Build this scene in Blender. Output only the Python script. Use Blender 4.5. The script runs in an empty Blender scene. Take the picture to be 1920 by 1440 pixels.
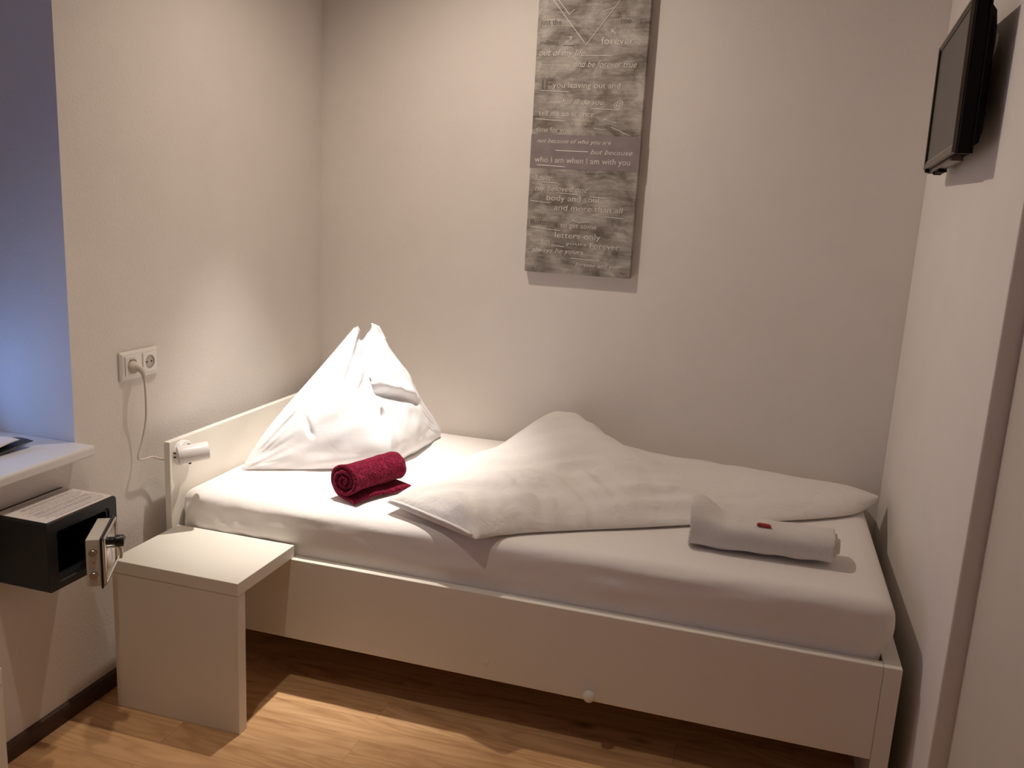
import bpy, bmesh, math, random
from mathutils import Vector, Matrix, noise

random.seed(7)
SC = bpy.context.scene
COL = SC.collection
PI = math.pi

# ------------------------------------------------------------------ materials
def nodes(name):
    m = bpy.data.materials.new(name)
    m.use_nodes = True
    nt = m.node_tree
    b = nt.nodes['Principled BSDF']
    return m, nt, b

def N(nt, typ, **kw):
    n = nt.nodes.new(typ)
    for k, v in kw.items():
        if k in n.inputs.keys():
            n.inputs[k].default_value = v
        else:
            setattr(n, k, v)
    return n

def plain(name, col, rough=.5, metal=0, bump=0, scale=200, var=0.0, spec=None, coat=0, sheen=0, stretch=None):
    m, nt, b = nodes(name)
    b.inputs['Roughness'].default_value = rough
    b.inputs['Metallic'].default_value = metal
    if spec is not None: b.inputs['Specular IOR Level'].default_value = spec
    if coat: b.inputs['Coat Weight'].default_value = coat
    if sheen:
        b.inputs['Sheen Weight'].default_value = sheen
    tc = N(nt, 'ShaderNodeTexCoord')
    vec = tc.outputs['Object']
    if stretch:
        mp = N(nt, 'ShaderNodeMapping')
        mp.inputs['Scale'].default_value = stretch
        nt.links.new(vec, mp.inputs['Vector']); vec = mp.outputs['Vector']
    nz = N(nt, 'ShaderNodeTexNoise', Scale=scale, Detail=4.0)
    nt.links.new(vec, nz.inputs['Vector'])
    rp = N(nt, 'ShaderNodeValToRGB')
    rp.color_ramp.elements[0].position = .3
    rp.color_ramp.elements[1].position = .7
    a = [max(0, c*(1-var)) for c in col]; c2 = [min(1, c*(1+var)) for c in col]
    rp.color_ramp.elements[0].color = (*a, 1)
    rp.color_ramp.elements[1].color = (*c2, 1)
    nt.links.new(nz.outputs['Fac'], rp.inputs['Fac'])
    nt.links.new(rp.outputs['Color'], b.inputs['Base Color'])
    if bump:
        bp = N(nt, 'ShaderNodeBump', Strength=bump, Distance=.004)
        nt.links.new(nz.outputs['Fac'], bp.inputs['Height'])
        nt.links.new(bp.outputs['Normal'], b.inputs['Normal'])
    return m

def plaster(name, col, strength=.25, scale=90):
    m, nt, b = nodes(name)
    b.inputs['Roughness'].default_value = .92
    b.inputs['Specular IOR Level'].default_value = .2
    tc = N(nt, 'ShaderNodeTexCoord')
    n1 = N(nt, 'ShaderNodeTexNoise', Scale=scale, Detail=5.0, Roughness=.6, Distortion=.6)
    n2 = N(nt, 'ShaderNodeTexNoise', Scale=6.0, Detail=3.0)
    for n in (n1, n2): nt.links.new(tc.outputs['Object'], n.inputs['Vector'])
    rp = N(nt, 'ShaderNodeValToRGB')
    rp.color_ramp.elements[0].position = .3; rp.color_ramp.elements[1].position = .75
    rp.color_ramp.elements[0].color = (*[c*.965 for c in col], 1)
    rp.color_ramp.elements[1].color = (*col, 1)
    nt.links.new(n2.outputs['Fac'], rp.inputs['Fac'])
    nt.links.new(rp.outputs['Color'], b.inputs['Base Color'])
    bp = N(nt, 'ShaderNodeBump', Strength=strength, Distance=.004)
    nt.links.new(n1.outputs['Fac'], bp.inputs['Height'])
    nt.links.new(bp.outputs['Normal'], b.inputs['Normal'])
    return m

def laminate():
    m, nt, b = nodes('oak laminate floor')
    b.inputs['Roughness'].default_value = .42
    b.inputs['Specular IOR Level'].default_value = .35
    L = nt.links.new
    tc = N(nt, 'ShaderNodeTexCoord')
    # planks run along x
    mp = N(nt, 'ShaderNodeMapping'); mp.inputs['Location'].default_value = (.508, .028, 0)
    L(tc.outputs['Object'], mp.inputs['Vector'])
    br = N(nt, 'ShaderNodeTexBrick', Scale=1.0)
    br.offset = .37; br.inputs['Brick Width'].default_value = 1.28
    br.inputs['Row Height'].default_value = .096; br.inputs['Mortar Size'].default_value = .0006
    br.inputs['Color1'].default_value = (0, 0, 0, 1); br.inputs['Color2'].default_value = (1, 1, 1, 1)
    br.inputs['Mortar'].default_value = (.5, .5, .5, 1)
    br.inputs['Bias'].default_value = 0
    L(mp.outputs['Vector'], br.inputs['Vector'])
    # per plank offset of the grain
    off = N(nt, 'ShaderNodeVectorMath', operation='MULTIPLY')
    L(br.outputs['Color'], off.inputs[0]); off.inputs[1].default_value = (3.1, 7.7, 5.3)
    add = N(nt, 'ShaderNodeVectorMath', operation='ADD')
    L(tc.outputs['Object'], add.inputs[0]); L(off.outputs[0], add.inputs[1])
    st = N(nt, 'ShaderNodeMapping'); st.inputs['Scale'].default_value = (1.1, 9, 1)
    L(add.outputs[0], st.inputs['Vector'])
    n1 = N(nt, 'ShaderNodeTexNoise', Scale=1.6, Detail=6.0, Roughness=.6, Distortion=1.1)
    L(st.outputs['Vector'], n1.inputs['Vector'])
    # growth-ring lines from a distorted field
    st2 = N(nt, 'ShaderNodeMapping'); st2.inputs['Scale'].default_value = (1.1, 7, 1)
    L(add.outputs[0], st2.inputs['Vector'])
    n2 = N(nt, 'ShaderNodeTexNoise', Scale=1.1, Detail=1.5, Distortion=.5)
    L(st2.outputs['Vector'], n2.inputs['Vector'])
    mu = N(nt, 'ShaderNodeMath', operation='MULTIPLY'); L(n2.outputs['Fac'], mu.inputs[0]); mu.inputs[1].default_value = 70
    sn = N(nt, 'ShaderNodeMath', operation='SINE'); L(mu.outputs[0], sn.inputs[0])
    # knots
    st3 = N(nt, 'ShaderNodeMapping'); st3.inputs['Scale'].default_value = (2.2, 5.2, 1)
    L(tc.outputs['Object'], st3.inputs['Vector'])
    vo = N(nt, 'ShaderNodeTexVoronoi', Scale=1.0); L(st3.outputs['Vector'], vo.inputs['Vector'])
    kr = N(nt, 'ShaderNodeValToRGB')
    kr.color_ramp.elements[0].position = .02; kr.color_ramp.elements[0].color = (1, 1, 1, 1)
    kr.color_ramp.elements[1].position = .10; kr.color_ramp.elements[1].color = (0, 0, 0, 1)
    L(vo.outputs['Distance'], kr.inputs['Fac'])
    ramp = N(nt, 'ShaderNodeValToRGB')
    e = ramp.color_ramp.elements
    e[0].position = .25; e[0].color = (.45, .24, .105, 1)
    e[1].position = .75; e[1].color = (.84, .55, .30, 1)
    k = e.new(.48); k.color = (.74, .455, .235, 1)
    L(n1.outputs['Fac'], ramp.inputs['Fac'])
    mx = N(nt, 'ShaderNodeMixRGB', blend_type='MULTIPLY')
    rl = N(nt, 'ShaderNodeValToRGB')
    rl.color_ramp.elements[0].color = (.80, .74, .70, 1); rl.color_ramp.elements[1].color = (1, 1, 1, 1)
    rl.color_ramp.elements[0].position = 0; rl.color_ramp.elements[1].position = .6
    ad = N(nt, 'ShaderNodeMath', operation='MULTIPLY_ADD'); L(sn.outputs[0], ad.inputs[0]); ad.inputs[1].default_value = .5; ad.inputs[2].default_value = .5
    L(ad.outputs[0], rl.inputs['Fac'])
    mx.inputs['Fac'].default_value = .62
    L(ramp.outputs['Color'], mx.inputs['Color1']); L(rl.outputs['Color'], mx.inputs['Color2'])
    # plank tint
    mt = N(nt, 'ShaderNodeMixRGB', blend_type='MULTIPLY'); mt.inputs['Fac'].default_value = 1
    pr = N(nt, 'ShaderNodeValToRGB')
    pr.color_ramp.elements[0].color = (.86, .83, .80, 1); pr.color_ramp.elements[1].color = (1.0, 1.0, 1.0, 1)
    L(br.outputs['Color'], pr.inputs['Fac'])
    L(mx.outputs['Color'], mt.inputs['Color1']); L(pr.outputs['Color'], mt.inputs['Color2'])
    mk = N(nt, 'ShaderNodeMixRGB', blend_type='MIX'); mk.inputs['Color2'].default_value = (.13, .065, .03, 1)
    km = N(nt, 'ShaderNodeMath', operation='MULTIPLY'); L(kr.outputs['Color'], km.inputs[0]); km.inputs[1].default_value = .75
    L(km.outputs[0], mk.inputs['Fac']); L(mt.outputs['Color'], mk.inputs['Color1'])
    ms = N(nt, 'ShaderNodeMixRGB', blend_type='MIX'); ms.inputs['Color2'].default_value = (.16, .08, .04, 1)
    sf = N(nt, 'ShaderNodeMath', operation='MULTIPLY'); L(br.outputs['Fac'], sf.inputs[0]); sf.inputs[1].default_value = .6
    L(sf.outputs[0], ms.inputs['Fac']); L(mk.outputs['Color'], ms.inputs['Color1'])
    L(ms.outputs['Color'], b.inputs['Base Color'])
    return m

def canvas_mat():
    m, nt, b = nodes('brushed grey canvas paint')
    b.inputs['Roughness'].default_value = .5
    L = nt.links.new
    tc = N(nt, 'ShaderNodeTexCoord')
    mp = N(nt, 'ShaderNodeMapping'); mp.inputs['Scale'].default_value = (6, 6, 9)
    L(tc.outputs['Object'], mp.inputs['Vector'])
    n1 = N(nt, 'ShaderNodeTexNoise', Scale=1.5, Detail=8.0, Roughness=.65, Distortion=.5)
    L(mp.outputs['Vector'], n1.inputs['Vector'])
    mp2 = N(nt, 'ShaderNodeMapping'); mp2.inputs['Scale'].default_value = (8, 8, 60)
    L(tc.outputs['Object'], mp2.inputs['Vector'])
    n2 = N(nt, 'ShaderNodeTexNoise', Scale=2.0, Detail=5.0, Roughness=.6)
    L(mp2.outputs['Vector'], n2.inputs['Vector'])
    mix = N(nt, 'ShaderNodeMath', operation='MULTIPLY_ADD')
    L(n2.outputs['Fac'], mix.inputs[0]); mix.inputs[1].default_value = .24; 
    sc = N(nt, 'ShaderNodeMath', operation='MULTIPLY'); L(n1.outputs['Fac'], sc.inputs[0]); sc.inputs[1].default_value = .80
    L(sc.outputs[0], mix.inputs[2])
    rp = N(nt, 'ShaderNodeValToRGB')
    e = rp.color_ramp.elements
    e[0].position = .40; e[0].color = (.13, .105, .085, 1)
    e[1].position = .66; e[1].color = (.50, .47, .43, 1)
    k = e.new(.51); k.color = (.28, .25, .225, 1)
    L(mix.outputs[0], rp.inputs['Fac'])
    L(rp.outputs['Color'], b.inputs['Base Color'])
    bp = N(nt, 'ShaderNodeBump', Strength=.5, Distance=.004)
    L(mix.outputs[0], bp.inputs['Height']); L(bp.outputs['Normal'], b.inputs['Normal'])
    return m

def terry(name, col, scale=420, bump=1.0, var=.35, sheen=.3):
    m, nt, b = nodes(name)
    b.inputs['Roughness'].default_value = .95
    b.inputs['Specular IOR Level'].default_value = .1
    b.inputs['Sheen Weight'].default_value = sheen
    b.inputs['Sheen Tint'].default_value = (*[min(1, c*1.5+.1) for c in col], 1)
    L = nt.links.new
    tc = N(nt, 'ShaderNodeTexCoord')
    vo = N(nt, 'ShaderNodeTexVoronoi', Scale=scale); L(tc.outputs['Object'], vo.inputs['Vector'])
    nz = N(nt, 'ShaderNodeTexNoise', Scale=scale*.4, Detail=4.0); L(tc.outputs['Object'], nz.inputs['Vector'])
    ad = N(nt, 'ShaderNodeMath', operation='ADD'); L(vo.outputs['Distance'], ad.inputs[0]); L(nz.outputs['Fac'], ad.inputs[1])
    rp = N(nt, 'ShaderNodeValToRGB')
    rp.color_ramp.elements[0].position = .5; rp.color_ramp.elements[1].position = 1.2
    rp.color_ramp.elements[0].color = (*[min(1, c*(1+var)) for c in col], 1)
    rp.color_ramp.elements[1].color = (*[c*(1-var) for c in col], 1)
    L(ad.outputs[0], rp.inputs['Fac']); L(rp.outputs['Color'], b.inputs['Base Color'])
    bp = N(nt, 'ShaderNodeBump', Strength=bump, Distance=.003); bp.invert = True
    L(ad.outputs[0], bp.inputs['Height']); L(bp.outputs['Normal'], b.inputs['Normal'])
    return m

def cloth(name, col, bump=.25):
    """white cotton with a fine weave and faint creasing"""
    m, nt, b = nodes(name)
    b.inputs['Roughness'].default_value = .85
    b.inputs['Specular IOR Level'].default_value = .15
    b.inputs['Sheen Weight'].default_value = .1
    b.inputs['Base Color'].default_value = (*col, 1)
    L = nt.links.new
    tc = N(nt, 'ShaderNodeTexCoord')
    n1 = N(nt, 'ShaderNodeTexNoise', Scale=14.0, Detail=4.0, Distortion=1.0); L(tc.outputs['Object'], n1.inputs['Vector'])
    n2 = N(nt, 'ShaderNodeTexNoise', Scale=700.0, Detail=1.0); L(tc.outputs['Object'], n2.inputs['Vector'])
    b1 = N(nt, 'ShaderNodeBump', Strength=bump, Distance=.02); L(n1.outputs['Fac'], b1.inputs['Height'])
    b2 = N(nt, 'ShaderNodeBump', Strength=.06, Distance=.002); L(n2.outputs['Fac'], b2.inputs['Height'])
    L(b1.outputs['Normal'], b2.inputs['Normal']); L(b2.outputs['Normal'], b.inputs['Normal'])
    return m

M = dict(
    wall=plaster('white plaster', (.78, .73, .69), .30, 110),
    wall_smooth=plaster('white wall paint', (.78, .73, .69), .10, 150),
    reveal=plaster('white reveal paint', (.76, .74, .74), .12, 110),
    ceil=plaster('ceiling paint', (.8, .77, .73), .05, 80),
    floor=laminate(),
    skirting=plain('dark brown skirting', (.055, .026, .016), .45, var=.35, scale=14, stretch=(30, 1.5, 30)),
    lacquer=plain('white lacquered board', (.80, .765, .69), .38, var=.01, scale=6, spec=.4),
    edge=plain('white edge banding', (.78, .74, .66), .4, var=.01, scale=6),
    sheet=cloth('white fitted sheet', (.83, .785, .75), .12),
    pillow=cloth('white pillow cotton', (.86, .86, .87), .10),
    duvet=cloth('white duvet cotton', (.80, .765, .735), .42),
    red=terry('crimson terry', (.26, .008, .04), 230, 1.0, .6, .5),
    white_terry=terry('white terry', (.80, .76, .73), 500, .5, .05, .2),
    wrapper=plain('red glossy wrapper', (.35, .012, .015), .25, var=.2, scale=60),
    plastic=plain('white plastic', (.82, .79, .75), .35, var=.01, scale=8),
    cord=plain('white cord', (.68, .62, .54), .5, var=.02, scale=8),
    lampmetal=plain('white lamp enamel', (.80, .77, .75), .3, var=.01, scale=8),
    dark=plain('dark slot', (.012, .012, .012), .6, var=.1, scale=10),
    socket=plain('socket well plastic', (.50, .43, .38), .4, var=.02, scale=10),
    safe=plain('charcoal powder coat', (.010, .011, .014), .5, var=.2, scale=400, bump=.1),
    safe_door=plain('cream door steel', (.62, .57, .50), .45, var=.02, scale=40),
    chrome=plain('chrome', (.62, .61, .60), .22, 1, var=.05, scale=20),
    steel=plain('bolt steel', (.42, .38, .33), .35, 1, var=.08, scale=30),
    black=plain('black plastic', (.006, .006, .006), .35, var=.1, scale=30),
    tvblack=plain('black television plastic', (.0035, .0035, .0035), .5, var=.1, scale=30, spec=.15),
    bezel=plain('glossy bezel', (.012, .010, .009), .18, var=.1, scale=30, coat=.4),
    bezel_lip=plain('bezel lip tinted by reflected wall', (.13, .105, .085), .35, .2, var=.05, scale=30),  # wall reflection on the bezel edges is put into this brown base colour
    screen=plain('switched off screen', (.060, .053, .047), .38, var=.03, scale=20, spec=.8),
    canvas=canvas_mat(),
    band=plain('violet grey painted band', (.245, .205, .205), .5, var=.10, scale=25, bump=.15),
    relief=plain('pale relief lettering', (.66, .62, .58), .4, var=.15, scale=30),
    relief_bright=plain('bright silver lines', (.86, .83, .80), .35, 0, var=.1, scale=30),
    relief_dark=plain('dark lettering', (.16, .14, .125), .5, var=.2, scale=30),
    paper=plain('printed paper', (.72, .66, .64), .7, var=.03, scale=30),
    ink=plain('grey ink', (.36, .32, .32), .8, var=.2, scale=60),
    sill=plain('white sill board', (.74, .72, .70), .3, var=.01, scale=6),
    frame=plain('white window plastic', (.8, .8, .8), .35, var=.01, scale=6),
    added_blind=plain('added shutter slats', (.35, .34, .36), .6, var=.05, scale=10),
    dark_paper=plain('black leaflet cover', (.012, .012, .014), .4, var=.1, scale=20),
    door=plain('white door paint', (.62, .56, .49), .45, var=.01, scale=8),
)
g, nt, b = nodes('window glass')
b.inputs['Transmission Weight'].default_value = 1
b.inputs['Roughness'].default_value = 0
b.inputs['IOR'].default_value = 1.0
b.inputs['Base Color'].default_value = (.95, .98, 1, 1)
M['glass'] = g
e, nt, b = nodes('frosted bulb')
b.inputs['Emission Color'].default_value = (1, .93, .82, 1)
b.inputs['Emission Strength'].default_value = 0
M['bulb'] = e

# ------------------------------------------------------------------ mesh helpers
def link(name, me, mat, parent=None, smooth=False, loc=None):
    if mat is not None:
        for mm in (mat if isinstance(mat, (list, tuple)) else [mat]): me.materials.append(mm)
    if smooth:
        me.polygons.foreach_set('use_smooth', [True]*len(me.polygons))
    o = bpy.data.objects.new(name, me)
    COL.objects.link(o)
    if loc is not None: o.location = loc
    if parent is not None:
        o.parent = parent
        o.matrix_parent_inverse = Matrix.Translation(-parent.location) if False else Matrix.Identity(4)
        # geometry is authored in world space: shift it so the child sits right under the parent
        inv = parent_world(parent).inverted()
        me.transform(inv)
    return o

def parent_world(p):
    m = Matrix.Translation(p.location) @ p.rotation_euler.to_matrix().to_4x4()
    if p.parent: return parent_world(p.parent) @ m
    return m

def thing(name, label, cat, loc, group=None):
    o = bpy.data.objects.new(name, None)
    o.empty_display_size = .05
    COL.objects.link(o); o.location = loc
    o['label'] = label; o['category'] = cat
    if group: o['group'] = group
    return o

def tag(o, label, cat, group=None):
    o['label'] = label; o['category'] = cat
    if group: o['group'] = group
    return o

def struct(o):
    o['kind'] = 'structure'; return o

def bm_mesh(bm, name='m'):
    me = bpy.data.meshes.new(name)
    bmesh.ops.recalc_face_normals(bm, faces=bm.faces[:])
    bm.to_mesh(me); bm.free()
    return me

def box_bm(bm, x0, x1, y0, y1, z0, z1, bev=0, seg=2, mat=None, mi=0):
    r = bmesh.ops.create_cube(bm, size=1)
    vs = r['verts']
    for v in vs:
        v.co = Vector((x0+(v.co.x+.5)*(x1-x0), y0+(v.co.y+.5)*(y1-y0), z0+(v.co.z+.5)*(z1-z0)))
    if mat is not None:
        for v in vs: v.co = mat @ v.co
    fs = {f for v in vs for f in v.link_faces}
    for f in fs: f.material_index = mi
    if bev:
        es = {e for v in vs for e in v.link_edges}
        r2 = bmesh.ops.bevel(bm, geom=list(es), offset=bev, segments=seg, affect='EDGES', profile=.5)
        for f in r2['faces']: f.material_index = mi
    return bm

def box(name, x0, x1, y0, y1, z0, z1, mat, parent=None, bev=0, seg=2, xf=None):
    bm = bmesh.new()
    box_bm(bm, x0, x1, y0, y1, z0, z1, bev, seg, xf)
    return link(name, bm_mesh(bm), mat, parent)

def frame_xf(o, ax, ay, az):
    """matrix with given origin and axes"""
    m = Matrix.Identity(4)
    for i, a in enumerate((ax, ay, az)):
        for k in range(3): m[k][i] = a[k]
    for k in range(3): m[k][3] = o[k]
    return m

def axes_from(z):
    z = Vector(z).normalized()
    t = Vector((0, 0, 1)) if abs(z.z) < .9 else Vector((1, 0, 0))
    x = t.cross(z).normalized(); y = z.cross(x)
    return x, y, z

def lathe_bm(bm, prof, o, axis, seg=48, mi=0, close=True):
    """prof: (radius, height) list along axis"""
    x, y, z = axes_from(axis); o = Vector(o)
    rings = []
    for r, h in prof:
        if r < 1e-6:
            rings.append([bm.verts.new(o+z*h)])
        else:
            rings.append([bm.verts.new(o+z*h+(x*math.cos(2*PI*i/seg)+y*math.sin(2*PI*i/seg))*r) for i in range(seg)])
    for a, b2 in zip(rings, rings[1:]):
        for i in range(seg):
            j = (i+1) % seg
            if len(a) == 1 and len(b2) == 1: continue
            if len(a) == 1: f = bm.faces.new((a[0], b2[j], b2[i]))
            elif len(b2) == 1: f = bm.faces.new((a[i], a[j], b2[0]))
            else: f = bm.faces.new((a[i], a[j], b2[j], b2[i]))
            f.material_index = mi
    return bm

def lathe(name, prof, o, axis, mat, parent=None, seg=48, smooth=True):
    bm = bmesh.new(); lathe_bm(bm, prof, o, axis, seg)
    ob = link(name, bm_mesh(bm), mat, parent)
    if smooth: shade(ob)
    return ob

def shade(ob, ang=35):
    me = ob.data
    bm = bmesh.new(); bm.from_mesh(me)
    for f in bm.faces: f.smooth = True
    for ed in bm.edges:
        if len(ed.link_faces) == 2 and ed.calc_face_angle(0) > math.radians(ang): ed.smooth = False
    bm.to_mesh(me); bm.free()
    return ob

def catmull(pts, n=10):
    P = [Vector(p) for p in pts]; P = [P[0]*2-P[1]]+P+[P[-1]*2-P[-2]]
    out = []
    for i in range(1, len(P)-2):
        for k in range(n):
            t = k/n
            a, b2, c, d = P[i-1], P[i], P[i+1], P[i+2]
            out.append(.5*((2*b2)+(-a+c)*t+(2*a-5*b2+4*c-d)*t*t+(-a+3*b2-3*c+d)*t**3))
    out.append(P[-2]); return out

def tube_bm(bm, path, rad, seg=10, mi=0):
    path = [Vector(p) for p in path]
    t0 = (path[1]-path[0]).normalized()
    x, y, _ = axes_from(t0)
    rings = []
    for i, p in enumerate(path):
        t = (path[min(i+1, len(path)-1)]-path[max(i-1, 0)]).normalized()
        x = (x-t*x.dot(t)).normalized(); y = t.cross(x)
        r = rad(i/(len(path)-1)) if callable(rad) else rad
        rings.append([bm.verts.new(p+(x*math.cos(2*PI*k/seg)+y*math.sin(2*PI*k/seg))*r) for k in range(seg)])
    for a, b2 in zip(rings, rings[1:]):
        for k in range(seg):
            f = bm.faces.new((a[k], a[(k+1) % seg], b2[(k+1) % seg], b2[k])); f.material_index = mi
    bm.faces.new(rings[0][::-1]); bm.faces.new(rings[-1])
    return bm

def tube(name, path, rad, mat, parent=None, seg=10):
    bm = bmesh.new(); tube_bm(bm, path, rad, seg)
    return link(name, bm_mesh(bm), mat, parent, smooth=True)

def grid_mesh(fn, nu, nv, closed_u=False):
    vs = [fn(i/(nu if closed_u else nu-1), j/(nv-1)) for j in range(nv) for i in range(nu)]
    fs = []
    for j in range(nv-1):
        for i in range(nu if closed_u else nu-1):
            a = j*nu+i; b2 = j*nu+(i+1) % nu
            fs.append((a, b2, b2+nu, a+nu))
    return vs, fs

def interp(tab, t):
    """piecewise-linear table [(t, value...)]"""
    if t <= tab[0][0]: return tab[0][1]
    for (a, va), (b2, vb) in zip(tab, tab[1:]):
        if t <= b2:
            k = (t-a)/(b2-a)
            if isinstance(va, (tuple, list)): return tuple(p+(q-p)*k for p, q in zip(va, vb))
            return va+(vb-va)*k
    return tab[-1][1]

def smooth_interp(pts, t):
    """catmull through evenly numbered points, t in 0..1"""
    n = len(pts)-1
    f = min(max(t, 0), 1)*n; i = min(int(f), n-1); k = f-i
    P = [Vector(p) for p in pts]
    a = P[i-1] if i > 0 else P[0]*2-P[1]
    b2, c = P[i], P[i+1]
    d = P[i+2] if i+2 <= n else P[n]*2-P[n-1]
    return .5*((2*b2)+(-a+c)*k+(2*a-5*b2+4*c-d)*k*k+(-a+3*b2-3*c+d)*k**3)

def sstep(a, b2, x):
    t = min(max((x-a)/(b2-a), 0), 1); return t*t*(3-2*t)

def text_bm(bm, body, size, xf, width=None, shear=0, extrude=.0008, align='LEFT', mi=0, off=0):
    cu = bpy.data.curves.new('t', 'FONT')
    cu.body = body; cu.size = size; cu.shear = shear; cu.extrude = extrude; cu.align_x = align
    cu.resolution_u = 3; cu.offset = off
    ob = bpy.data.objects.new('t', cu); COL.objects.link(ob)
    dg = bpy.context.evaluated_depsgraph_get(); dg.update()
    me = bpy.data.meshes.new_from_object(ob.evaluated_get(dg))
    bpy.data.objects.remove(ob); bpy.data.curves.remove(cu)
    if width and len(me.vertices):
        w = max(v.co.x for v in me.vertices)-min(v.co.x for v in me.vertices)
        if w > 0: me.transform(Matrix.Diagonal((width/w, 1, 1, 1)))
    me.transform(xf)
    nf = len(bm.faces)
    bm.from_mesh(me); bpy.data.meshes.remove(me)
    bm.faces.ensure_lookup_table()
    for f in bm.faces[nf:]: f.material_index = mi

# ------------------------------------------------------------------ room
W = 2.129; STEP = -1.17; W2 = 2.167
YF = -5.0; CEIL = 2.55
WX = -.36                                        # outer side of the left wall
NY0, NY1, NZ0, NZ1 = -2.36, -1.290, .722, 2.25   # window niche
struct(box('floor', WX, W2+.3, YF-.1, .1, -.08, 0, M['floor']))
struct(box('ceiling', WX, W2+.3, YF-.1, .1, CEIL, CEIL+.08, M['ceil']))
struct(box('wall_back', WX, W2+.3, 0, .1, 0, CEIL, M['wall']))
struct(box('wall_front', WX, W2+.3, YF-.1, YF, 0, CEIL, M['wall_smooth']))
bm = bmesh.new()
box_bm(bm, WX, 0, NY1, 0, 0, CEIL)
box_bm(bm, WX, 0, YF, NY0, 0, CEIL)
box_bm(bm, WX, 0, NY0, NY1, 0, NZ0)
box_bm(bm, WX, 0, NY0, NY1, NZ1, CEIL)
struct(link('wall_left', bm_mesh(bm), M['wall']))
bm = bmesh.new()
box_bm(bm, W, W2+.3, STEP, 0, 0, CEIL, .004)
struct(link('wall_right', bm_mesh(bm), M['wall_smooth']))
# plain painted leaf standing back from the wall edge, running on towards the camera
dr = struct(box('door_1', W2, W2+.3, YF, STEP+.002, 0, CEIL, M['door']))
# dark skirting along the left wall
bm = bmesh.new()
prof = [(0, 0), (.014, 0), (.014, .036), (.010, .044), (.004, .048), (0, .048)]
a = [bm.verts.new((x, YF, z)) for x, z in prof]; c = [bm.verts.new((x, -.001, z)) for x, z in prof]
for i in range(len(prof)):
    j = (i+1) % len(prof); bm.faces.new((a[i], a[j], c[j], c[i]))
bm.faces.new(a[::-1]); bm.faces.new(c)
struct(link('baseboard_left', bm_mesh(bm), M['skirting']))

# window in the niche
SILLZ = .750
win = bpy.data.objects.new('window_1', None); COL.objects.link(win); win.location = (-.30, -1.8, SILLZ); win['kind'] = 'structure'
bm = bmesh.new()
x0, x1 = -.335, -.285
z0, z1 = SILLZ, NZ1
f = .06
box_bm(bm, x0, x1, NY0, NY0+f, z0, z1, .004); box_bm(bm, x0, x1, NY1-f, NY1, z0, z1, .004)
box_bm(bm, x0, x1, NY0+f, NY1-f, z0, z0+f, .004); box_bm(bm, x0, x1, NY0+f, NY1-f, z1-f, z1, .004)
link('window_frame', bm_mesh(bm), M['frame'], win)
box('window_pane', -.314, -.306, NY0+f, NY1-f, z0+f, z1-f, M['glass'], win)
bm = bmesh.new()
zz = z0+.21
while zz < z1-f-.05:
    box_bm(bm, -.356, -.346, NY0, NY1, zz, zz+.048, .003); zz += .0485
link('added_shutter', bm_mesh(bm), M['added_blind'], win)  # unseen shutter, added so the dusk light enters only low above the sill
# sill board: rounded nose over the room side
bm = bmesh.new()
prof = []
nose = .064
for k in range(7):
    t = k/6*PI/2; prof.append((nose-.008+.008*math.cos(t), SILLZ-.008+.008*math.sin(t)))
prof += [(-.284, SILLZ), (-.284, SILLZ-.028), (nose-.006, SILLZ-.028), (nose, SILLZ-.022)]
ends = []
for y in (NY0, NY1-.002):
    ends.append([bm.verts.new((x, y, z)) for x, z in prof])
for i in range(len(prof)):
    j = (i+1) % len(prof); bm.faces.new((ends[0][i], ends[0][j], ends[1][j], ends[1][i]))
bm.faces.new(ends[0][::-1]); bm.faces.new(ends[1])
struct(link('trim_1', bm_mesh(bm), M['sill']))

# ------------------------------------------------------------------ bed frame
YB = -1.0135; TB = .0297; ZT = .3958; ZBB = .150
HX0, HX1 = .0528, .0726
FX0, FX1 = 2.0426, 2.083
bed = thing('bed_frame', 'white lacquered single bed frame with plain headboard, standing along the back wall', 'bed', (1.05, -.5, 0))
box('headboard', HX0, HX1, YB, -.006, 0, .688, M['lacquer'], bed, .0015)
box('footboard', FX0, FX1, YB-.001, -.006, 0, ZT+.0005, M['lacquer'], bed, .0015)
sr = box('side_rail', HX1, FX0-.0006, YB, YB+TB, ZBB, ZT, M['lacquer'], bed, .0018)
box('side_rail', HX1, FX0-.0006, -.036, -.006, ZBB, ZT, M['lacquer'], bed, .0018)
bm = bmesh.new()
for k in range(14):
    x = HX1+.05+k*.138
    box_bm(bm, x, x+.09, YB+TB, -.036, .288, .300, .003)
box_bm(bm, HX1, FX0-.001, YB+TB, YB+TB+.025, .262, .288)
box_bm(bm, HX1, FX0-.001, -.061, -.036, .262, .288)
link('slatted_base', bm_mesh(bm), M['edge'], bed)
kb = lathe('knob', [(0, .026), (.008, .0255), (.0135, .022), (.0158, .016), (.0145, .009), (.008, .004), (.0075, 0), (0, 0)], (1.352, YB, .171), (0, -1, 0), M['plastic'], bed, 28)
lathe('screw_cap', [(0, .0022), (.006, .002), (.0075, .0008), (.0078, 0), (0, 0)], (1.063, YB, .200), (0, -1, 0), M['edge'], bed, 20)

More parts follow.
